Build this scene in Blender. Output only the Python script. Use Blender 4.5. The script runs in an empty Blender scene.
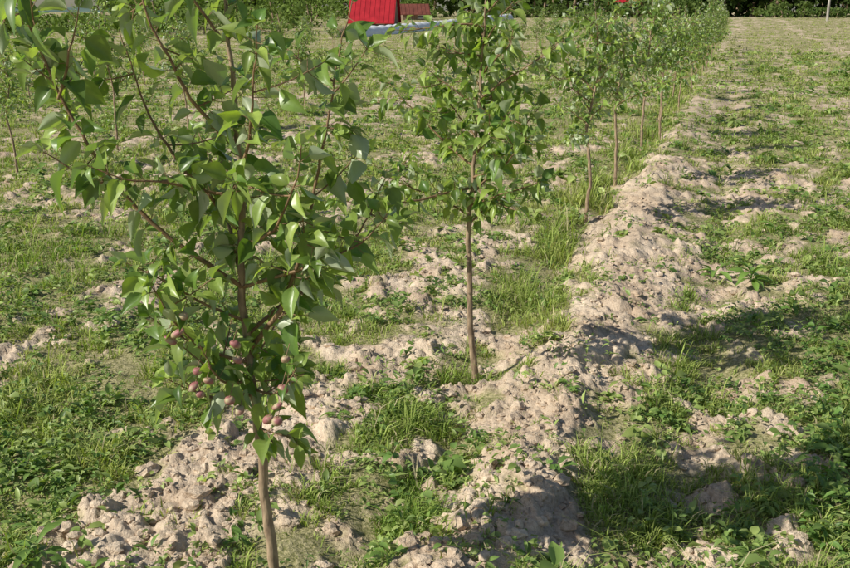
import bpy, math, numpy as np
from mathutils import Vector
rs = np.random.RandomState(7)
C = bpy.context.scene.collection

# ---------------------------------------------------------------- noise
def hash2(ix, iy, seed):
    h = (ix.astype(np.int64)*374761393 + iy.astype(np.int64)*668265263 + seed*1442695041) & 0xffffffff
    h = ((h ^ (h >> 13))*1274126177) & 0xffffffff
    h = h ^ (h >> 16)
    return (h & 0xffffff)/float(0xffffff)
def vnoise(x, y, seed=0):
    ix = np.floor(x); iy = np.floor(y); fx = x-ix; fy = y-iy
    fx = fx*fx*(3-2*fx); fy = fy*fy*(3-2*fy)
    a = hash2(ix, iy, seed); b = hash2(ix+1, iy, seed); c = hash2(ix, iy+1, seed); d = hash2(ix+1, iy+1, seed)
    return (a*(1-fx)+b*fx)*(1-fy)+(c*(1-fx)+d*fx)*fy
def fbm(x, y, seed=0, o=4):
    s = 0; a = .5; t = 0
    for i in range(o):
        s = s+a*vnoise(x*2**i+i*17.3, y*2**i-i*9.1, seed+i); t += a; a *= .55
    return s/t
def worley(x, y, seed):
    ix = np.floor(x); iy = np.floor(y); best = np.full(x.shape, 9.); val = np.zeros(x.shape)
    for dx in (-1, 0, 1):
        for dy in (-1, 0, 1):
            cx = ix+dx; cy = iy+dy
            px = cx+hash2(cx, cy, seed); py = cy+hash2(cx, cy, seed+5)
            d = (px-x)**2+(py-y)**2
            m = d < best; best = np.where(m, d, best); val = np.where(m, hash2(cx, cy, seed+11), val)
    return np.sqrt(best), val
def sstep(a, b, x):
    t = np.clip((x-a)/(b-a), 0, 1); return t*t*(3-2*t)
def g(u, c, w): return np.exp(-((u-c)/w)**2)

P0 = (0.232, 3.84); A = math.radians(18.3)
dx_, dy_ = math.sin(A), math.cos(A)
def uv(x, y):
    a = x-P0[0]; b = y-P0[1]
    return a*dy_-b*dx_, a*dx_+b*dy_
def bare(x, y):
    u, v = uv(x, y)
    u = u+.3*(fbm(x*.9, y*.9, 91, 2)-.5)
    near = 1-sstep(1.0, 3.5, v); fade = 1-.5*sstep(3, 7, v)
    b = 1.2*g(u, .42, .30)*fade+1.1*g(u, -.58, .45)*(.35+.65*near)+.65*g(u, -2.2, .3)+.6*g(u, -4.6, .6)+.5*g(u, 1.15, .35) \
        + .4*g(u, 2.7, .35)+.4*g(u, -7, .8)+.45*g(u, 5.2, .6)
    n1 = fbm(u*1.6+40, v*.8+7, 3, 3); n2 = fbm(x*7, y*7, 13, 4)
    lush = .5*g(u, -.05, .16)*sstep(.2, 1.2, v)+.9*g(u, 2.0, .55)*(1-sstep(0, 2.5, v))+.25*g(u, -1.6, .35)
    return sstep(.30, .72, b*.58+(n1-.5)*1.15+(n2-.5)*1.9+.22-lush)
def height(x, y, clod=True):
    u, v = uv(x, y)
    u2 = u+.22*(fbm(x*1.3, y*1.3, 91, 2)-.5)
    R = np.hypot(x, y)
    h = .05*(fbm(x*.8, y*.8, 21, 3)-.5)
    nr = 1-sstep(12, 30, R)
    h = h+nr*(.065*g(u2, .40, .2)*(.2+1.3*fbm(x*2.2, y*2.2, 33, 2))-.05*g(u2, 1.0, .14)-.04*g(u2, .03, .12)+.02*g(u2, -.5, .3)+.05*(fbm(x*3, y*3, 24, 2)-.5))
    h = h+.75*sstep(55, 125, y)
    if clod:
        b = bare(x, y)
        wx = x+.05*(fbm(x*11, y*11, 61, 3)-.5); wy = y+.05*(fbm(x*11, y*11, 62, 3)-.5)
        d1, v1 = worley(wx*8, wy*8, 5); d2, v2 = worley(wx*19, wy*19, 8); d3, v3 = worley(wx*45, wy*45, 9)
        m = (.2+.8*b)*(1-sstep(10, 25, R))
        h = h+m*(.05*v1**3*np.clip(1-d1*1.3, 0, 1)**.8+.032*v2**1.5*np.clip(1-d2*1.3, 0, 1)**.7+.013*v3*np.clip(1-d3*1.3, 0, 1)**.7)
        h = h+m*(.055*(fbm(x*7, y*7, 71, 5)-.5)+.014*np.abs(fbm(x*40, y*40, 75, 2)-.5))
    return h

# ---------------------------------------------------------------- mesh helper
def mk(name, verts, faces, mats=None, attrs=None, smooth=True, parent=None, midx=None):
    verts = np.asarray(verts, np.float32); faces = np.asarray(faces, np.int32)
    me = bpy.data.meshes.new(name); n = len(faces); k = faces.shape[1]
    me.vertices.add(len(verts)); me.vertices.foreach_set('co', verts.ravel())
    me.loops.add(n*k); me.loops.foreach_set('vertex_index', faces.ravel())
    me.polygons.add(n); me.polygons.foreach_set('loop_start', np.arange(0, n*k, k, dtype=np.int32))
    me.polygons.foreach_set('use_smooth', np.full(n, smooth))
    if midx is not None: me.polygons.foreach_set('material_index', np.asarray(midx, np.int32))
    me.update(calc_edges=True)
    for an, (ty, arr) in (attrs or {}).items():
        a = me.attributes.new(an, ty, 'POINT')
        if ty == 'FLOAT': a.data.foreach_set('value', np.asarray(arr, np.float32).ravel())
        else:
            c = np.ones((len(verts), 4), np.float32); c[:, :3] = arr; a.data.foreach_set('color', c.ravel())
    for m in (mats or []): me.materials.append(m)
    ob = bpy.data.objects.new(name, me); C.objects.link(ob)
    if parent: ob.parent = parent
    return ob

# ---------------------------------------------------------------- materials
def newmat(name):
    m = bpy.data.materials.new(name); m.use_nodes = True; nt = m.node_tree
    for n in list(nt.nodes): nt.nodes.remove(n)
    out = nt.nodes.new('ShaderNodeOutputMaterial'); return m, nt, out
def foliage(name, under=None, rough=.5, trans=.3, spec=.35, tsat=(1.3, 1.5, .5), noise=True, matte=False):
    m, nt, out = newmat(name); N = nt.nodes.new; L = nt.links.new
    at = N('ShaderNodeAttribute'); at.attribute_name = 'col'
    col = at.outputs['Color']
    if noise:
        ns = N('ShaderNodeTexNoise'); ns.inputs['Scale'].default_value = 60; 
        mp = N('ShaderNodeMapRange'); mp.inputs[3].default_value = .75; mp.inputs[4].default_value = 1.25; L(ns.outputs[0], mp.inputs[0])
        mul = N('ShaderNodeVectorMath'); mul.operation = 'SCALE'; L(col, mul.inputs[0]); L(mp.outputs[0], mul.inputs['Scale']); col = mul.outputs[0]
    top = col
    if under:
        ge = N('ShaderNodeNewGeometry'); mx = N('ShaderNodeMix'); mx.data_type = 'RGBA'
        L(ge.outputs['Backfacing'], mx.inputs[0]); L(col, mx.inputs[6]); mx.inputs[7].default_value = (*under, 1); top = mx.outputs[2]
    if matte:
        p = N('ShaderNodeBsdfDiffuse'); L(top, p.inputs[0])
    else:
        p = N('ShaderNodeBsdfPrincipled'); L(top, p.inputs['Base Color']); p.inputs['Roughness'].default_value = rough
        p.inputs['Specular IOR Level'].default_value = spec
    t = N('ShaderNodeBsdfTranslucent'); v = N('ShaderNodeVectorMath'); v.operation = 'MULTIPLY'; v.inputs[1].default_value = tsat
    L(col, v.inputs[0]); L(v.outputs[0], t.inputs[0])
    ms = N('ShaderNodeMixShader'); ms.inputs[0].default_value = trans; L(p.outputs[0], ms.inputs[1]); L(t.outputs[0], ms.inputs[2]); L(ms.outputs[0], out.inputs[0])
    return m
def simple(name, c1, c2, scale=8, rough=.8, bump=.3, stretch=(1, 1, 1), spec=.3):
    m, nt, out = newmat(name); N = nt.nodes.new; L = nt.links.new
    tc = N('ShaderNodeTexCoord'); mp = N('ShaderNodeMapping'); mp.inputs['Scale'].default_value = stretch; L(tc.outputs['Object'], mp.inputs[0])
    ns = N('ShaderNodeTexNoise'); ns.inputs['Scale'].default_value = scale; ns.inputs['Detail'].default_value = 6; L(mp.outputs[0], ns.inputs[0])
    cr = N('ShaderNodeValToRGB'); cr.color_ramp.elements[0].position = .35; cr.color_ramp.elements[1].position = .65
    cr.color_ramp.elements[0].color = (*c1, 1); cr.color_ramp.elements[1].color = (*c2, 1); L(ns.outputs[0], cr.inputs[0])
    p = N('ShaderNodeBsdfPrincipled'); p.inputs['Roughness'].default_value = rough; p.inputs['Specular IOR Level'].default_value = spec; L(cr.outputs[0], p.inputs[0])
    bp = N('ShaderNodeBump'); bp.inputs['Strength'].default_value = bump; bp.inputs['Distance'].default_value = .01; L(ns.outputs[0], bp.inputs['Height']); L(bp.outputs[0], p.inputs['Normal'])
    L(p.outputs[0], out.inputs[0]); return m

def soilmat(name, useattr=True):
    m, nt, out = newmat(name); N = nt.nodes.new; L = nt.links.new
    ge = N('ShaderNodeNewGeometry')
    n1 = N('ShaderNodeTexNoise'); n1.inputs['Scale'].default_value = 3; n1.inputs['Detail'].default_value = 5; L(ge.outputs['Position'], n1.inputs[0])
    n2 = N('ShaderNodeTexNoise'); n2.inputs['Scale'].default_value = 75; n2.inputs['Detail'].default_value = 4; n2.inputs['Roughness'].default_value = .7; L(ge.outputs['Position'], n2.inputs[0])
    cr = N('ShaderNodeValToRGB'); e = cr.color_ramp.elements
    e[0].position = .35; e[0].color = (.40, .29, .20, 1); e[1].position = .64; e[1].color = (.78, .64, .49, 1)
    ad = N('ShaderNodeMath'); ad.operation = 'ADD'; L(n1.outputs[0], ad.inputs[0]); L(n2.outputs[0], ad.inputs[1])
    hf = N('ShaderNodeMath'); hf.operation = 'MULTIPLY'; hf.inputs[1].default_value = .5; L(ad.outputs[0], hf.inputs[0]); L(hf.outputs[0], cr.inputs[0])
    col = cr.outputs[0]
    if useattr:
        at = N('ShaderNodeAttribute'); at.attribute_name = 'bare'
        cg = N('ShaderNodeValToRGB'); e = cg.color_ramp.elements
        e[0].position = .38; e[0].color = (.17, .17, .065, 1); e[1].position = .62; e[1].color = (.50, .44, .25, 1); L(n2.outputs[0], cg.inputs[0])
        mx = N('ShaderNodeMix'); mx.data_type = 'RGBA'; L(at.outputs['Fac'], mx.inputs[0]); L(cg.outputs[0], mx.inputs[6]); L(col, mx.inputs[7]); col = mx.outputs[2]
    p = N('ShaderNodeBsdfDiffuse'); L(col, p.inputs[0])
    bp = N('ShaderNodeBump'); bp.inputs['Strength'].default_value = .9; bp.inputs['Distance'].default_value = .012; L(n2.outputs[0], bp.inputs['Height']); L(bp.outputs[0], p.inputs['Normal'])
    L(p.outputs[0], out.inputs[0]); return m

M_soil = soilmat('soil'); M_clod = soilmat('clod', False)
M_grass = foliage('grass_blades', None, .5, .33, .3, noise=False, matte=True)
M_weed = foliage('weed_leaves', None, .45, .28, .4, noise=False)
M_leaf = foliage('apple_leaves', (.46, .52, .34), .36, .33, .55, (1.6, 1.75, .5))
M_far = foliage('far_foliage', None, .7, .25, .2, noise=False, matte=True)
M_bark = simple('bark', (.19, .13, .085), (.42, .31, .20), 60, .8, .5, (1, 1, .3))
M_twig = simple('twig', (.18, .11, .06), (.31, .20, .11), 60, .6, .3)

# ---------------------------------------------------------------- ground (one polar sheet, finer in front)
O = (0., -1.2)
th = np.concatenate([np.linspace(-180, -50, 40, endpoint=False), np.linspace(-50, 50, 1000, endpoint=False), np.linspace(50, 180, 40, endpoint=False)])
th = np.radians(th); nth = len(th)
r = np.concatenate([[.02], np.geomspace(.6, 2.4, 40, endpoint=False), np.geomspace(2.4, 14, 560, endpoint=False), np.geomspace(14, 150, 200, endpoint=False), np.geomspace(150, 2500, 30)])
RR, TT = np.meshgrid(r, th, indexing='ij')
X = (O[0]+RR*np.sin(TT)).ravel(); Y = (O[1]+RR*np.cos(TT)).ravel()
Z = height(X, Y); Bm = bare(X, Y)
i, j = np.meshgrid(np.arange(len(r)-1), np.arange(nth), indexing='ij')
j2 = (j+1) % nth
F = np.stack([i*nth+j, i*nth+j2, (i+1)*nth+j2, (i+1)*nth+j], -1).reshape(-1, 4)[:, ::-1]
mk('ground', np.stack([X, Y, Z], 1), F, [M_soil], {'bare': ('FLOAT', Bm)})

# ---------------------------------------------------------------- soil clods
def ico():
    import bmesh
    bm = bmesh.new(); bmesh.ops.create_icosphere(bm, subdivisions=2, radius=1)
    v = np.array([w.co[:] for w in bm.verts]); f = np.array([[w.index for w in q.verts] for q in bm.faces]); bm.free(); return v, f
iv, if_ = ico()
n = 26000
rr = np.exp(rs.uniform(np.log(1.4), np.log(11), n)); tt = np.radians(rs.uniform(-42, 42, n))
x = rr*np.sin(tt); y = rr*np.cos(tt); k = rs.rand(n) < bare(x, y)**2*.95+.02
x = x[k]; y = y[k]; n = len(x)
sz = .0035+.021*rs.rand(n)**4
x = np.append(x, [.10, .9, .62, -1.0, -.75, .35]); y = np.append(y, [2.5, 3.9, 3.1, 2.95, 2.7, 3.3]); sz = np.append(sz, [.055, .03, .03, .03, .03, .03]); n = len(x)
z = height(x, y)+sz*.15
V = iv[None]*(1+.6*(rs.rand(n, len(iv), 1)-.5))*(sz[:, None, None])*np.stack([.8+.6*rs.rand(n), .8+.6*rs.rand(n), .5+.35*rs.rand(n)], 1)[:, None, :]
V = V+np.stack([x, y, z], 1)[:, None, :]
F = if_[None]+(np.arange(n)*len(iv))[:, None, None]
mk('soil_clods', V.reshape(-1, 3), F.reshape(-1, 3), [M_clod], smooth=False)

# ---------------------------------------------------------------- grass
def pick(n, rmin, rmax, lim, rs):
    rr = np.exp(rs.uniform(np.log(rmin), np.log(rmax), n)); tt = np.radians(rs.uniform(-lim, lim, n))
    return rr*np.sin(tt), rr*np.cos(tt), rr
def grass(n0, nb, rs):
    x, y, rr = pick(n0, 1.3, 125, 36, rs)
    b = bare(x, y); cl = fbm(x*5, y*5, 201, 4)
    k = rs.rand(n0) < np.clip((1-b)*sstep(.38, .60, cl+.06*sstep(10, 25, rr))*1.1+.07, 0, 1); x, y, rr, b, cl = x[k], y[k], rr[k], b[k], cl[k]; n = len(x)
    u, v = uv(x, y)
    s = np.maximum(1, rr/4.5)**.72
    tall = (.016+.045*rs.rand(n)**2)*(1-.3*b)*(1+1.6*g(u, -.05, .25)*sstep(.2, 1.2, v)+.3*g(u, 2.1, .5))*(.3+1.9*sstep(.35, .75, cl))*s**.2
    bigt = rs.rand(n) < .03; tall = np.where(bigt, tall*2.0+.015, tall)
    def rep(a): return np.repeat(a, nb)
    m = n*nb; X = rep(x); Y = rep(y); S = rep(s); H = rep(tall)*(.5+.7*rs.rand(m)); B = rep(b)
    a = rs.uniform(0, 2*np.pi, m); sp = .026*S*np.sqrt(rs.rand(m)); X = X+sp*np.cos(a); Y = Y+sp*np.sin(a)
    a = a+rs.normal(0, .7, m); lean = .3+.9*rs.rand(m)
    W = (.0014+.0018*rs.rand(m))*S
    Z = height(X, Y, False)+.004
    sa = a+np.pi/2+rs.normal(0, .5, m)
    sx, sy = np.cos(sa), np.sin(sa); ux, uy = np.cos(a), np.sin(a)
    P = np.zeros((m, 5, 3))
    def put(i, side, f, out, up, w):
        P[:, i, 0] = X+ux*out+sx*w*side; P[:, i, 1] = Y+uy*out+sy*w*side; P[:, i, 2] = Z+up
    put(0, -1, 0, 0, 0, W); put(1, 1, 0, 0, 0, W)
    put(2, -1, 0, H*lean*.35, H*.6, W*.8); put(3, 1, 0, H*lean*.35, H*.6, W*.8)
    put(4, 0, 0, H*lean*1.05, H*(1-.4*lean*.8), W)
    F = np.array([[0, 1, 3], [0, 3, 2], [2, 3, 4]])[None]+(np.arange(m)*5)[:, None, None]
    hue = np.clip(rep(.35*rs.rand(n)+.9*fbm(x*1.1, y*1.1, 77, 3)-.08), 0, 1)[:, None]; q = rs.rand(m, 1)
    col = (1-hue)*np.array([.18, .30, .055])+hue*np.array([.50, .53, .18])
    col = col*(.6+.75*q); dry = (rs.rand(m, 1) < .11+.18*B[:, None]); col = np.where(dry, np.array([.64, .55, .35])*(.6+.5*q), col)
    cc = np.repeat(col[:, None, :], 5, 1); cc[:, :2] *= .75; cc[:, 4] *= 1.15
    return P.reshape(-1, 3), F.reshape(-1, 3), cc.reshape(-1, 3)
v_, f_, c_ = grass(115000, 7, rs)
print('grass', len(f_))
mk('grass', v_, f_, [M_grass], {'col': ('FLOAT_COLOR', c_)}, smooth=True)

# ---------------------------------------------------------------- leaves
def norm(a): return a/np.maximum(np.linalg.norm(a, axis=-1, keepdims=True), 1e-9)
def leaves(base, D, Nn, L, Wd, droop, fold, rows=6, prof=None, wav=0, rs=rs, halfpts=1):
    D = norm(D); S = norm(np.cross(D, Nn)); Nn = np.cross(S, D)
    s = np.linspace(0, 1, rows+1)
    pr = prof if prof is not None else np.sin(np.pi*np.clip(s, 0, 1)**.8)**.8
    w = np.linspace(-1, 1, 2*halfpts+1)
    n = len(base); P = np.zeros((n, rows+1, len(w), 3))
    ph = rs.rand(n)*6.28; tw = rs.normal(0, .25, n)
    for a, sv in enumerate(s):
        S2 = S*np.cos(tw*sv*2)[:, None]+Nn*np.sin(tw*sv*2)[:, None]
        for b, wv in enumerate(w):
            off = fold*abs(wv)*pr[a]*Wd+(wav*L*np.sin(ph+sv*9+wv*2)*abs(wv)*pr[a])
            P[:, a, b] = base+D*(L*(sv-.12*droop*sv**2))[:, None]-Nn*(L*droop*sv**2)[:, None]*.6 \
                - np.array([0, 0, 1])*(L*droop*sv**2*.35)[:, None]+S2*(wv*Wd*pr[a]*.5)[:, None]+Nn*off[:, None]
    nw = len(w); q = []
    for a in range(rows):
        for b in range(nw-1):
            q.append([a*nw+b, a*nw+b+1, (a+1)*nw+b+1, (a+1)*nw+b])
    F = np.array(q)[None]+(np.arange(n)*(rows+1)*nw)[:, None, None]
    return P.reshape(-1, 3), F.reshape(-1, 4), (rows+1)*nw

# weeds (small broad leaves, clover-like)
def weeds(n0, nl, rs):
    x, y, rr = pick(n0, 1.3, 40, 37, rs)
    b = bare(x, y); u, v = uv(x, y)
    cl = fbm(x*3.5+9, y*3.5, 301, 4); cor = g(u, 2.0, .65)*(1-sstep(0, 3, v))
    pz = (1-.8*b)*sstep(.42, .58, cl+.28*cor+.12*g(u, -1.7, .6)*(1-sstep(1, 4, v)))
    k = rs.rand(n0) < pz+.05; x, y, rr, cor = x[k], y[k], rr[k], cor[k]; n = len(x)
    tallw = rs.rand(n) < .10+.2*cor
    s = np.maximum(1, rr/4.5)**.7; hh = np.where(tallw, .05+.07*rs.rand(n), .006+.045*rs.rand(n)**1.7)
    rep = lambda a: np.repeat(a, nl)
    m = n*nl; S = rep(s); a = rs.uniform(0, 6.283, m); rad = .026*S*rs.rand(m)*rep(np.where(tallw, .4, 1))
    X = rep(x)+rad*np.cos(a); Y = rep(y)+rad*np.sin(a); Z = height(X, Y, False)+rep(hh)*(.15+.95*rs.rand(m))+.010
    el = rs.normal(.25, .4, m)
    D = np.stack([np.cos(a)*np.cos(el), np.sin(a)*np.cos(el), np.sin(el)], 1)
    Nn = np.stack([rs.normal(0, .3, m), rs.normal(0, .3, m), np.ones(m)], 1)-D*.2
    big = rep((rs.rand(n) < .15)*1.+tallw*.5)
    L = (.012+.02*rs.rand(m)**1.5)*S*(1+big); asp = rep(.25+.5*rs.rand(n))
    P, F, k = leaves(np.stack([X, Y, Z], 1), D, Nn, L, L*asp, .35*np.ones(m), .25, rows=3, prof=np.array([.15, .9, .85, .08]), rs=rs)
    h = rep(np.clip(rs.rand(n)-.4*cor, 0, 1))[:, None]; q = rs.rand(m, 1)
    col = ((1-h)*np.array([.125, .225, .05])+h*np.array([.36, .43, .135]))*(.7+.6*q)
    return P, F, np.repeat(col, k, 0)
P, F, c = weeds(50000, 7, rs); print('weeds', len(F))
mk('weeds', P, F, [M_weed], {'col': ('FLOAT_COLOR', c)})

# larger rosette weeds
def weed_plant(x, y, nl, L0, up, name='broadleaf_weed'):
    e = bpy.data.objects.new(name, None); C.objects.link(e); z = float(height(np.array([x]), np.array([y]))[0]); e.location = (x, y, z)
    a = np.arange(nl)*2.4+rs.rand(nl)*.6; el = rs.uniform(.2, 1.0, nl)*up
    D = np.stack([np.cos(a)*np.cos(el), np.sin(a)*np.cos(el), np.sin(el)], 1); Nn = np.stack([-np.cos(a)*np.sin(el), -np.sin(a)*np.sin(el), np.cos(el)+.2], 1)
    L = L0*(.6+.5*rs.rand(nl)); base = D*.01; base[:, 2] += rs.rand(nl)*L0*.5*up
    P, F, k = leaves(base, D, Nn, L, L*.3, .5*np.ones(nl), .3, rows=7, prof=np.array([.15, .3, .6, .75, 1., .85, .6, .05]), wav=.03)
    col = np.array([.18, .29, .065])*(.75+.5*rs.rand(nl, 1))
    mk('leaves', P, F, [M_weed], {'col': ('FLOAT_COLOR', np.repeat(col, k, 0))}, parent=e)
for (x, y, nl, L, up) in [(2.0, 5.35, 18, .16, 1.1), (1.85, 5.6, 12, .14, 1), (-1.15, 2.35, 12, .11, .8), (-.95, 2.25, 9, .09, .9), (1.05, 3.5, 8, .08, .5), (-1.3, 2.9, 9, .08, .6), (.5, 2.25, 8, .08, .7), (1.5, 3.0, 12, .09, .8),
                          (-1.7, 4.6, 12, .1, .8), (2.6, 6.6, 10, .12, .9), (-.35, 3.3, 7, .07, .5), (.75, 2.4, 9, .08, .7), (1.2, 4.6, 9, .08, .6), (-2.4, 4.4, 10, .1, .8),
                          (-.1, 2.35, 9, .09, 1.), (-.62, 3.7, 8, .07, .7), (.62, 3.6, 8, .07, .6), (1.45, 2.6, 12, .08, .8), (-1.9, 3.5, 10, .08, .7)]:
    weed_plant(x, y, nl, L, up)

# ---------------------------------------------------------------- apple trees
def tube(V, F, pts, rad, sides=7):
    pts = np.array(pts, float); T = norm(np.gradient(pts, axis=0)); b0 = sum(len(v) for v in V)
    ref = np.array([.31, .95, .05]); rings = []
    for p, t, r_ in zip(pts, T, rad):
        a = norm(np.cross(t, ref)); b = np.cross(t, a)
        ang = np.arange(sides)*2*np.pi/sides
        rings.append(p+r_*(np.cos(ang)[:, None]*a+np.sin(ang)[:, None]*b))
    V.append(np.concatenate(rings)); m = len(pts)
    for i in range(m-1):
        for j in range(sides):
            F.append([b0+i*sides+j, b0+i*sides+(j+1) % sides, b0+(i+1)*sides+(j+1) % sides, b0+(i+1)*sides+j])
def resample(pts, step):
    pts = np.array(pts, float)
    d = np.r_[0, np.cumsum(np.linalg.norm(np.diff(pts, axis=0), axis=1))]; n = max(4, int(d[-1]/step)+1)
    t = np.linspace(0, d[-1], n); q = np.stack([np.interp(t, d, pts[:, k]) for k in range(3)], 1)
    for _ in range(3):
        q[1:-1] = .25*q[:-2]+.5*q[1:-1]+.25*q[2:]
    return q
def gen_tree(name, seed, leader, limbs=None, nl=14, lf=1., crown=.45, dens=1., loc=(0, 0), rot=0, share=None, z0=.72, lat=.14):
    e = bpy.data.objects.new('apple_tree', None); C.objects.link(e)
    zz = float(height(np.array([loc[0]]), np.array([loc[1]]), False)[0]); e.location = (loc[0], loc[1], zz); e.rotation_euler[2] = rot
    if share:
        for nm, me in share:
            o = bpy.data.objects.new(nm, me); C.objects.link(o); o.parent = e
        return e, share
    R = np.random.RandomState(seed); V = []; F = []
    lead = resample(leader, .03); H = lead[-1, 2]
    lead[2:, :2] += np.cumsum(R.normal(0, .0022, (len(lead)-2, 2)), axis=0)
    rad = np.interp(lead[:, 2], [0, .04, .6, H], [.020, .0155, .012, .0022])*(1+R.normal(0, .035, len(lead)))
    lead[0, 2] -= .03
    tube(V, F, lead, rad, 10); nleadF = len(F)
    shoots = [(lead[lead[:, 2] > z0+.03], .15)]
    if limbs is None:
        limbs = []
        for i in range(nl):
            f = (i+.3*R.rand())/nl; z = z0-.06+(H-.2-z0)*f
            p = np.array([np.interp(z, lead[:, 2], lead[:, 0]), np.interp(z, lead[:, 2], lead[:, 1]), z])
            a = i*2.4+R.normal(0, .5); ln = crown*(1.2-.7*f)*(.6+.8*R.rand()); el = R.uniform(.2, .9)
            pts = [p]
            for s in range(4):
                el += R.normal(.04, .15); a += R.normal(0, .15)
                pts.append(pts[-1]+ln/4*np.array([math.cos(a)*math.cos(el), math.sin(a)*math.cos(el), math.sin(el)]))
            limbs.append(pts)
    for l in limbs:
        q = resample(l, .025); Ls = len(q)*.025
        q[2:] += np.cumsum(R.normal(0, .0018, (len(q)-2, 3)), axis=0)
        tube(V, F, q, np.linspace(.0026+.0042*min(1, Ls/.7), .0013, len(q)), 6); shoots.append((q, .08))
        for _ in range(int(Ls/lat)):
            k = R.randint(int(len(q)*.15), max(int(len(q)*.85), int(len(q)*.15)+1)); a = R.uniform(0, 6.28); el = R.uniform(-.5, .8); ln = R.uniform(.05, .17)
            d = np.array([math.cos(a)*math.cos(el), math.sin(a)*math.cos(el), math.sin(el)])
            w = [q[k], q[k]+d*ln*.5, q[k]+d*ln+np.array([0, 0, ln*.15])]; w = resample(w, .025)
            tube(V, F, w, np.linspace(.0024, .0012, len(w)), 5); shoots.append((w, .1))
    base = []; D = []; Nn = []; L = []; sunl = np.array([-.6, -.35, .5])
    for q, st in shoots:
        T = norm(np.gradient(q, axis=0)); tot = len(q); a = R.rand()*6.28
        pos = st*tot
        while pos < tot-1:
            k = int(pos); fr = pos-k; p = q[k]*(1-fr)+q[min(k+1, tot-1)]*fr; t = T[k]
            s1 = norm(np.cross(t, [.2, .3, 1.])); s2 = np.cross(t, s1)
            m = 1 if R.rand() > .28 else R.randint(2, 5)
            for _ in range(m):
                a += 2.4+R.normal(0, .3); o = math.cos(a)*s1+math.sin(a)*s2
                d = norm(o*.9+t*R.uniform(.1, .7)+np.array([0, 0, R.uniform(-.45, .3)]))
                pet = R.uniform(.012, .03)
                pb = p+d*pet; 
                tube(V, F, [p, p+d*pet*.5, pb+d*.004], [.0011, .0009, .0008], 3)
                base.append(pb); D.append(norm(d+np.array([0, 0, R.normal(-.2, .6)])))
                Nn.append(norm(np.array([0, 0, .4])+sunl*.7+o*R.normal(.05, .35)+R.normal(0, .6, 3))); L.append(lf*R.uniform(.038, .088)*(1 if m == 1 else .85))
            pos += R.uniform(.7, 1.5)/dens
        for _ in range(3):
            base.append(q[-1]); D.append(norm(T[-1]+R.normal(0, .5, 3))); Nn.append(norm(np.array([0, 0, .6])+R.normal(0, .6, 3))); L.append(lf*R.uniform(.03, .06))
    base = np.array(base); n = len(base); L = np.array(L)
    prof = np.array([.06, .62, .93, 1., .88, .62, .28, .0])
    P, LF, k = leaves(base, np.array(D), np.array(Nn), L, L*R.uniform(.45, .68, n), R.uniform(.0, .9, n), .32, rows=7, prof=prof, wav=.05, rs=R, halfpts=2)
    h = R.rand(n, 1)**1.0; col = (1-h)*np.array([.095, .185, .036])+h*np.array([.33, .42, .10]); col *= (.75+.5*R.rand(n, 1))
    vv = np.concatenate(V); FF = np.array(F); mi = np.zeros(len(FF)); mi[nleadF:] = 1
    o1 = mk('trunk_and_branches', vv, FF, [M_bark, M_twig], parent=e, midx=mi)
    o2 = mk('leaves', P, LF, [M_leaf], {'col': ('FLOAT_COLOR', np.repeat(col, k, 0))}, parent=e)
    print(name, 'leaves', n)
    return e, [('trunk_and_branches', o1.data), ('leaves', o2.data)]

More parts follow.
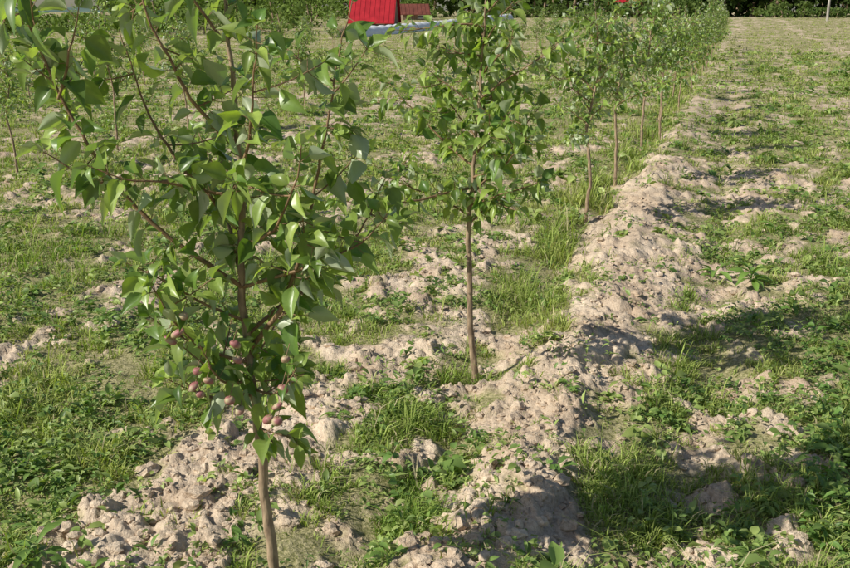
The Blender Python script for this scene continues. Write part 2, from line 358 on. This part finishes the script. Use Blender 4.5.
# nearest tree: limbs laid out as in the photograph
Ld = [(0, 0, 0), (-.02, 0, .3), (-.045, .0, .65), (-.06, 0, 1.0), (-.055, .02, 1.4), (-.08, .03, 1.75), (-.07, .03, 1.95)]
Lm = [
 [(-.055, 0, .95), (-.2, -.05, 1.08), (-.33, -.08, 1.22), (-.42, -.1, 1.42), (-.49, -.12, 1.66), (-.52, -.12, 1.8)],
 [(-.05, 0, .78), (.03, -.03, .88), (.11, -.05, 1.07), (.16, -.06, 1.3), (.20, -.05, 1.5), (.24, -.05, 1.62)],
 [(-.055, 0, .82), (.05, .06, .9), (.16, .1, .97), (.24, .12, 1.08), (.29, .14, 1.2)],
 [(-.05, 0, .75), (-.13, -.08, .8), (-.19, -.12, .88), (-.24, -.15, 1.0)],
 [(-.06, 0, 1.1), (-.18, .03, 1.22), (-.27, .05, 1.36), (-.32, .06, 1.55)],
 [(-.06, 0, 1.2), (.0, -.1, 1.3), (.03, -.15, 1.42), (.05, -.18, 1.58)],
 [(-.055, 0, 1.3), (-.14, -.08, 1.42), (-.19, -.12, 1.58), (-.22, -.13, 1.75)],
 [(-.06, 0, 1.0), (-.12, .15, 1.12), (-.14, .25, 1.25), (-.15, .3, 1.4)],
 [(-.05, 0, .68), (.02, -.08, .69), (.06, -.12, .72), (.09, -.14, .79)],
 [(-.045, 0, .66), (-.10, -.06, .67), (-.16, -.1, .70), (-.2, -.12, .76)],
 [(-.05, 0, .72), (-.13, .02, .75), (-.21, .03, .80), (-.27, .03, .86)],
 [(-.05, 0, .74), (-.02, .1, .78), (.02, .18, .84), (.06, .22, .92)],
 [(-.05, 0, .86), (-.14, -.05, .92), (-.23, -.06, .98), (-.31, -.07, 1.03)],
 [(-.06, 0, 1.05), (.04, -.1, 1.12), (.09, -.17, 1.22), (.12, -.2, 1.34)],
 [(-.055, 0, .95), (.05, -.06, .99), (.15, -.1, 1.03), (.25, -.12, 1.08), (.31, -.13, 1.16)],
 [(-.06, 0, 1.18), (-.16, -.08, 1.22), (-.26, -.13, 1.24), (-.34, -.15, 1.27)],
 [(-.33, -.08, 1.22), (-.40, -.1, 1.25), (-.46, -.12, 1.3)],
 [(-.42, -.1, 1.42), (-.36, -.14, 1.52), (-.33, -.15, 1.62)],
 [(-.045, 0, .60), (-.03, -.05, .61), (.0, -.09, .60), (.03, -.11, .58)],
 [(-.045, 0, .64), (.0, .06, .66), (.04, .1, .70), (.07, .12, .75)],
 [(-.045, 0, .70), (-.09, -.09, .73), (-.11, -.14, .78), (-.12, -.17, .86)],
 [(-.07, .0, 1.55), (-.14, -.03, 1.66), (-.18, -.05, 1.8)],
]
t1, _ = gen_tree('t1', 4, Ld, Lm, loc=(-.40, 2.17), dens=1.05, lf=1.06, lat=.135)
# young apples
M_apple, nt, out = newmat('young_apple'); N = nt.nodes.new; Lk = nt.links.new
tc = N('ShaderNodeTexCoord'); ns = N('ShaderNodeTexNoise'); ns.inputs['Scale'].default_value = 38; Lk(tc.outputs['Object'], ns.inputs[0])
cr = N('ShaderNodeValToRGB'); cr.color_ramp.elements[0].position = .42; cr.color_ramp.elements[0].color = (.34, .13, .13, 1); cr.color_ramp.elements[1].position = .62; cr.color_ramp.elements[1].color = (.44, .38, .22, 1); Lk(ns.outputs[0], cr.inputs[0])
p = N('ShaderNodeBsdfPrincipled'); p.inputs['Roughness'].default_value = .55; Lk(cr.outputs[0], p.inputs[0]); Lk(p.outputs[0], out.inputs[0])
nu, nv = 14, 9; av = []; 
for a in range(nv):
    f = math.pi*a/(nv-1)
    for b in range(nu):
        ph = 2*math.pi*b/nu; rr_ = math.sin(f)*(1+.06*math.cos(f)); zc = math.cos(f)*.95-.28*math.exp(-(math.sin(f)/.3)**2)*np.sign(math.cos(f))
        av.append([rr_*math.cos(ph), rr_*math.sin(ph), zc])
av = np.array(av); af = np.array([[a*nu+b, a*nu+(b+1) % nu, (a+1)*nu+(b+1) % nu, (a+1)*nu+b] for a in range(nv-1) for b in range(nu)])[:, ::-1]
AV = []; AF = []; SV = []; SF = []
R = np.random.RandomState(5); nb = 0
for (ax, ay, az) in [(-.165, -.15, .925), (-.18, -.16, .885), (-.20, -.15, .865), (-.14, -.16, .79), (-.115, -.16, .765), (-.15, -.17, .755), (-.05, -.14, .85), (-.045, -.15, .815), (.07, -.16, .82), (-.07, -.15, .71), (.045, -.16, .70), (.02, -.15, .66), (.045, -.17, .665), (-.05, -.14, .68), (.06, -.15, .74), (-.135, -.17, .735)]:
    s = R.uniform(.0105, .014); tilt = R.normal(0, .35, 2)
    q = av*s; q = q+np.outer(q[:, 2], [tilt[0], tilt[1], 0])
    AV.append(q+[ax, ay, az]); AF.append(af+nb); nb += len(av)
    tp = np.array([ax+tilt[0]*s, ay+tilt[1]*s, az+s*.7])
    tube(SV, SF, [tp, tp+[.003, .01, .012], tp+[0.005, .03, .022]], [.001, .001, .0012], 5)
mk('apples', np.concatenate(AV), np.concatenate(AF), [M_apple], parent=t1)
mk('apple_stalks', np.concatenate(SV), np.array(SF), [M_twig], parent=t1)

# second tree
Ld2 = [(0, 0, 0), (-.02, 0, .15), (-.04, 0, .4), (-.05, 0, .72), (-.03, .0, 1.05), (-.01, .02, 1.4), (.0, .0, 1.75), (0, 0, 1.9)]
gen_tree('t2', 11, Ld2, None, nl=22, loc=(.232, 3.84), crown=.47, dens=1.12, lf=1., z0=.8)
# variants for the rest of the orchard
var = []
def rl(R, H):
    return [(0, 0, 0), (R.normal(0, .012), R.normal(0, .012), .35), (R.normal(0, .03), R.normal(0, .03), .75), (R.normal(0, .04), R.normal(0, .04), 1.2), (R.normal(0, .05), R.normal(0, .05), H)]
RT = np.random.RandomState(31)
def place(x, y, hs=1.):
    k = RT.randint(5); rot = RT.uniform(-.9, .9)
    if len(var) < 5:
        e, sh = gen_tree('v', 50+len(var), rl(RT, 1.7+.35*RT.rand()), None, nl=RT.randint(14, 20), loc=(x, y), crown=.42, dens=1.0, rot=rot, z0=.72+.12*RT.rand()); var.append(sh)
    else:
        e, _ = gen_tree('v', 0, None, loc=(x, y), rot=rot, share=var[k])
        s = hs*RT.uniform(.78, 1.12); e.scale = [s*RT.uniform(.9, 1.1), s*RT.uniform(.9, 1.1), s]
place(1.26, 7.0); place(1.79, 8.5); place(2.47, 10.4)
v = 8.4
while v < 62:
    if RT.rand() > .1: place(P0[0]+dx_*v+RT.normal(0, .08)+.1, P0[1]+dy_*v+RT.normal(0, .2), .97 if v < 30 else .9)
    v += RT.uniform(1.5, 1.95) if v < 40 else 2.3
for off, st, en in [(-6, -3.2, 52), (-11.5, 0, 50), (-17, 2, 50), (-22.5, 8, 46)]:
    v = st
    while v < en:
        x = P0[0]+dx_*v+dy_*off+RT.normal(0, .08); y = P0[1]+dy_*v-dx_*off+RT.normal(0, .15)
        if RT.rand() > .12 and not (y > 12 and -.09 < x/y < .03): place(x, y, .95 if y < 12 else .85)
        v += 1.75 if off > -12 else 2.5

# ---------------------------------------------------------------- distant vegetation
def crowns(name, items, seed, cardsz=.5, cols=((.03, .06, .018), (.09, .13, .035)), trunkh=.2):
    R = np.random.RandomState(seed); Ps = []; Fs = []; Cs = []; nb = 0; tV = []; tF = []
    for (x, y, w, h, n, tone) in items:
        z0 = float(height(np.array([x]), np.array([y]), False)[0])
        nlobe = 9; lc = np.stack([R.normal(0, .32*w, nlobe), R.normal(0, .32*w, nlobe), h*(trunkh+.12+R.rand(nlobe)*(.8-trunkh))], 1); lr = w*R.uniform(.22, .42, nlobe)*np.where(lc[:, 2] > h*.75, .6, 1)
        li = R.randint(0, nlobe, n); d = norm(R.normal(0, 1, (n, 3))); lrr = (lr[li]*R.uniform(.6, 1.05, n))[:, None]
        sq = np.array([1, 1, min(1., h/w)]); c = lc[li]+d*lrr*sq
        c[:, 2] = np.abs(c[:, 2]); nn = norm(d+R.normal(0, .5, (n, 3))); a = norm(np.cross(nn, R.normal(0, 1, (n, 3)))); b = np.cross(nn, a)
        s = cardsz*R.uniform(.4, 1.1, n)[:, None]
        P = np.stack([c-a*s*.5, c+b*s*.35, c+a*s*.5, c-b*s*.35], 1)+np.array([x, y, z0])
        Ps.append(P.reshape(-1, 3)); Fs.append(np.arange(n*4).reshape(n, 4)+nb); nb += n*4
        q = np.clip(R.rand(n)*.6+tone*.5, 0, 1)[:, None]; Cs.append(np.repeat((1-q)*np.array(cols[0])+q*np.array(cols[1]), 4, 0))
        tube(tV, tF, [(x, y, z0-.2), (x+.05*w, y, z0+h*.35), (x, y, z0+h*.75)], [w*.03, w*.02, w*.01], 6)
    e = bpy.data.objects.new(name, None); C.objects.link(e)
    mk('foliage', np.concatenate(Ps), np.concatenate(Fs), [M_far], {'col': ('FLOAT_COLOR', np.concatenate(Cs))}, smooth=False, parent=e)
    mk('trunks', np.concatenate(tV), np.array(tF), [M_bark], parent=e)
R = np.random.RandomState(3)
it = []
for k in range(190):
    b = R.uniform(-.66, .72); y = R.uniform(128, 165)
    if -.52 < b < -.33: continue
    it.append((b*y, y, R.uniform(6, 10), R.uniform(8, 14), 420, R.rand()))
crowns('distant_forest', it, 8, 1.2, trunkh=.02)
it = []
for k in range(80):
    b = R.uniform(-.6, .0); y = R.uniform(62, 95)
    if -.12 < b: y = R.uniform(110, 118)
    it.append((b*y, y, R.uniform(2, 4), R.uniform(.7, 1.2) if b < -.33 else R.uniform(1.4, 3), 260, .3+.7*R.rand()))
crowns('distant_bushes', it, 9, .4, ((.06, .10, .025), (.19, .26, .07)), .02)
it = []
for k in range(40):
    b = R.uniform(.05, .62); y = R.uniform(116, 126); it.append((b*y, y, R.uniform(3, 5), R.uniform(1, 2.6), 260, R.rand()))
crowns('field_edge_bushes', it, 19, .5, ((.04, .08, .02), (.15, .20, .06)), .02)
# wooded hill far left
th2 = np.linspace(-.75, -.2, 160); rr2 = np.linspace(500, 900, 20)
T2, R2 = np.meshgrid(th2, rr2, indexing='ij'); hx = R2*np.sin(T2); hy = R2*np.cos(T2)
hz = 3*np.sin(np.clip((R2-500)/400, 0, 1)*np.pi*.5)*(.55+.6*fbm(T2*9, R2*.004, 5, 3))*np.sin(np.clip((T2+.75)/.55, 0, 1)*np.pi)**.5+2.5*fbm(hx*.07, hy*.07, 6, 3)*(R2 > 505)
i, j = np.meshgrid(np.arange(159), np.arange(19), indexing='ij')
F = np.stack([i*20+j, i*20+j+1, (i+1)*20+j+1, (i+1)*20+j], -1).reshape(-1, 4)
mk('wooded_hill', np.stack([hx.ravel(), hy.ravel(), hz.ravel()], 1), F, [simple('hill_woods', (.08, .13, .11), (.12, .18, .14), .06, .9, .2)])

# ---------------------------------------------------------------- buildings
M_red = simple('red_metal', (.34, .012, .02), (.45, .02, .03), 1.5, .5, .05)
M_dred = simple('brown_red_roof', (.14, .045, .03), (.20, .065, .045), 2, .6, .1)
M_wood = simple('weathered_wood', (.16, .11, .07), (.30, .22, .15), 6, .8, .3, (1, 1, .2))
M_white = simple('white_film', (.74, .75, .76), (.84, .85, .85), 3, .5, .1)
M_glass = simple('window_glass', (.02, .025, .03), (.05, .06, .07), 1, .1, 0)
M_wt = simple('white_paint', (.7, .7, .68), (.8, .8, .78), 4, .6, .05)
def box(name, cx, cy, cz, sx, sy, sz, m, parent, rz=0):
    v = np.array([[a, b, c] for a in (-.5, .5) for b in (-.5, .5) for c in (-.5, .5)])*[sx, sy, sz]
    if rz: v = v@np.array([[math.cos(rz), math.sin(rz), 0], [-math.sin(rz), math.cos(rz), 0], [0, 0, 1]])
    f = [[0, 1, 3, 2], [4, 6, 7, 5], [0, 4, 5, 1], [2, 3, 7, 6], [0, 2, 6, 4], [1, 5, 7, 3]]
    return mk(name, v+[cx, cy, cz], f, [m], smooth=False, parent=parent)
def house(name, x, y, w, d, wh, rh, mw, mr, rz=0):
    e = bpy.data.objects.new(name, None); C.objects.link(e); z = float(height(np.array([x]), np.array([y]), False)[0]); e.location = (x, y, z-.1); e.rotation_euler[2] = rz
    box('walls', 0, 0, wh/2, w, d, wh, mw, e)
    for sx in (-1, 1):
        X_ = sx*w/2
        mk('gable', [[X_, -d/2, wh], [X_, d/2, wh], [X_, 0, wh+rh], [X_-sx*.1, -d/2, wh], [X_-sx*.1, d/2, wh], [X_-sx*.1, 0, wh+rh]], [[0, 1, 2], [3, 5, 4]], [mw], smooth=False, parent=e)
    for sy in (-1, 1):
        o = .35; ax = w/2+.25; k = rh/(d/2)
        y0 = sy*(d/2+o); z0 = wh-o*k+.03; V = []
        for X_ in (-ax, ax):
            V += [[X_, y0, z0], [X_, 0, wh+rh+.03], [X_, 0, wh+rh+.11], [X_, y0, z0+.08]]
        mk('roof', V, [[0, 1, 2, 3], [4, 7, 6, 5], [0, 4, 5, 1], [3, 2, 6, 7], [0, 3, 7, 4], [1, 5, 6, 2]], [mr], smooth=False, parent=e)
        n = int(w/.35)
        for q in range(n):
            X_ = -ax+.1+q*(2*ax-.2)/(n-1); 
            mk('roof_seam', [[X_-.02, y0, z0+.08], [X_+.02, y0, z0+.08], [X_+.02, 0, wh+rh+.11], [X_-.02, 0, wh+rh+.11], [X_-.02, y0, z0+.12], [X_+.02, y0, z0+.12], [X_+.02, 0, wh+rh+.15], [X_-.02, 0, wh+rh+.15]], [[4, 5, 6, 7], [0, 1, 5, 4], [0, 4, 7, 3], [1, 2, 6, 5]], [mr], smooth=False, parent=e)
    box('door', -w*.2, -d/2-.02, wh*.43, .85, .06, wh*.85, M_wood, e); box('window', w*.22, -d/2-.02, wh*.55, .7, .05, wh*.35, M_glass, e)
    box('window_frame', w*.22, -d/2-.055, wh*.55-wh*.19, .8, .05, .06, M_wt, e); box('window_frame', w*.22, -d/2-.055, wh*.55+wh*.19, .8, .05, .06, M_wt, e)
house('red_roofed_shed', -4.6, 88, 3.7, 6, .6, 3.4, M_wood, M_red, math.radians(-4))
house('wooden_shed', -1.2, 106, 2.8, 3, .8, .9, M_wood, M_dred, .1)
house('red_roofed_house', 26.2, 127, 4, 5, 2., 2.5, M_wood, M_red, -.1)
# long low plastic tunnel
a0 = np.array([-4.9, 58.]); a1 = np.array([9.5, 108.]); V = []; n = 60; mseg = 9
dr = (a1-a0)/np.linalg.norm(a1-a0); pr_ = np.array([dr[1], -dr[0]])
for k in range(n+1):
    c = a0+(a1-a0)*k/n; zb = float(height(c[:1], c[1:], False)[0]); sag = .6+.04*math.cos(k*math.pi)+.02*R.rand()
    for q in range(mseg+1):
        an = math.pi*q/mseg; V.append([c[0]+pr_[0]*.6*math.cos(an), c[1]+pr_[1]*.6*math.cos(an), zb-.03+sag*math.sin(an)])
F = [[k*(mseg+1)+q, (k+1)*(mseg+1)+q, (k+1)*(mseg+1)+q+1, k*(mseg+1)+q+1] for k in range(n) for q in range(mseg)]
mk('plastic_tunnel', V, F, [M_white])
# utility pole at the far right edge
e = bpy.data.objects.new('wooden_pole', None); C.objects.link(e); z = float(height(np.array([42.4]), np.array([100.]), False)[0]); e.location = (42.4, 100, z)
V = []; F = []; tube(V, F, [(0, 0, -.3), (0, 0, 2), (.03, 0, 4.5), (.05, 0, 7)], [.14, .13, .12, .10], 10); mk('shaft', np.concatenate(V), F, [simple('grey_pole', (.3, .27, .23), (.45, .42, .38), 5, .8, .2, (1, 1, .2))], parent=e)
box('crossarm', .05, 0, 6.6, 1.2, .1, .1, M_wood, e)
for q in (-.5, .5): box('insulator', .05+q, 0, 6.72, .08, .08, .14, M_wt, e)

# ---------------------------------------------------------------- light, sky, camera
el = math.radians(37); az = math.radians(246)  # clockwise from +Y, where the sun stands
w = bpy.data.worlds.new('World'); bpy.context.scene.world = w; w.use_nodes = True; nt = w.node_tree
sk = nt.nodes.new('ShaderNodeTexSky'); sk.sky_type = 'NISHITA'; sk.sun_disc = False; sk.sun_elevation = el; sk.sun_rotation = az
bg = nt.nodes['Background']; nt.links.new(sk.outputs[0], bg.inputs[0]); bg.inputs[1].default_value = .085
sd = bpy.data.lights.new('sun', 'SUN'); sd.energy = 5; sd.angle = math.radians(.5); sd.color = (1, .96, .85)
so = bpy.data.objects.new('sun', sd); C.objects.link(so)
tos = Vector((math.sin(az)*math.cos(el), math.cos(az)*math.cos(el), math.sin(el))); so.rotation_euler = tos.to_track_quat('Z', 'Y').to_euler()
cd = bpy.data.cameras.new('camera'); co = bpy.data.objects.new('camera', cd); C.objects.link(co); co.location = (0, 0, 1.6)
co.rotation_euler = (math.radians(90-16.7), 0, 0); cd.sensor_width = 36; cd.lens = 36*911/850; cd.clip_end = 5000; cd.clip_start = .05
bpy.context.scene.camera = co
bpy.context.scene.view_settings.view_transform = 'Standard'
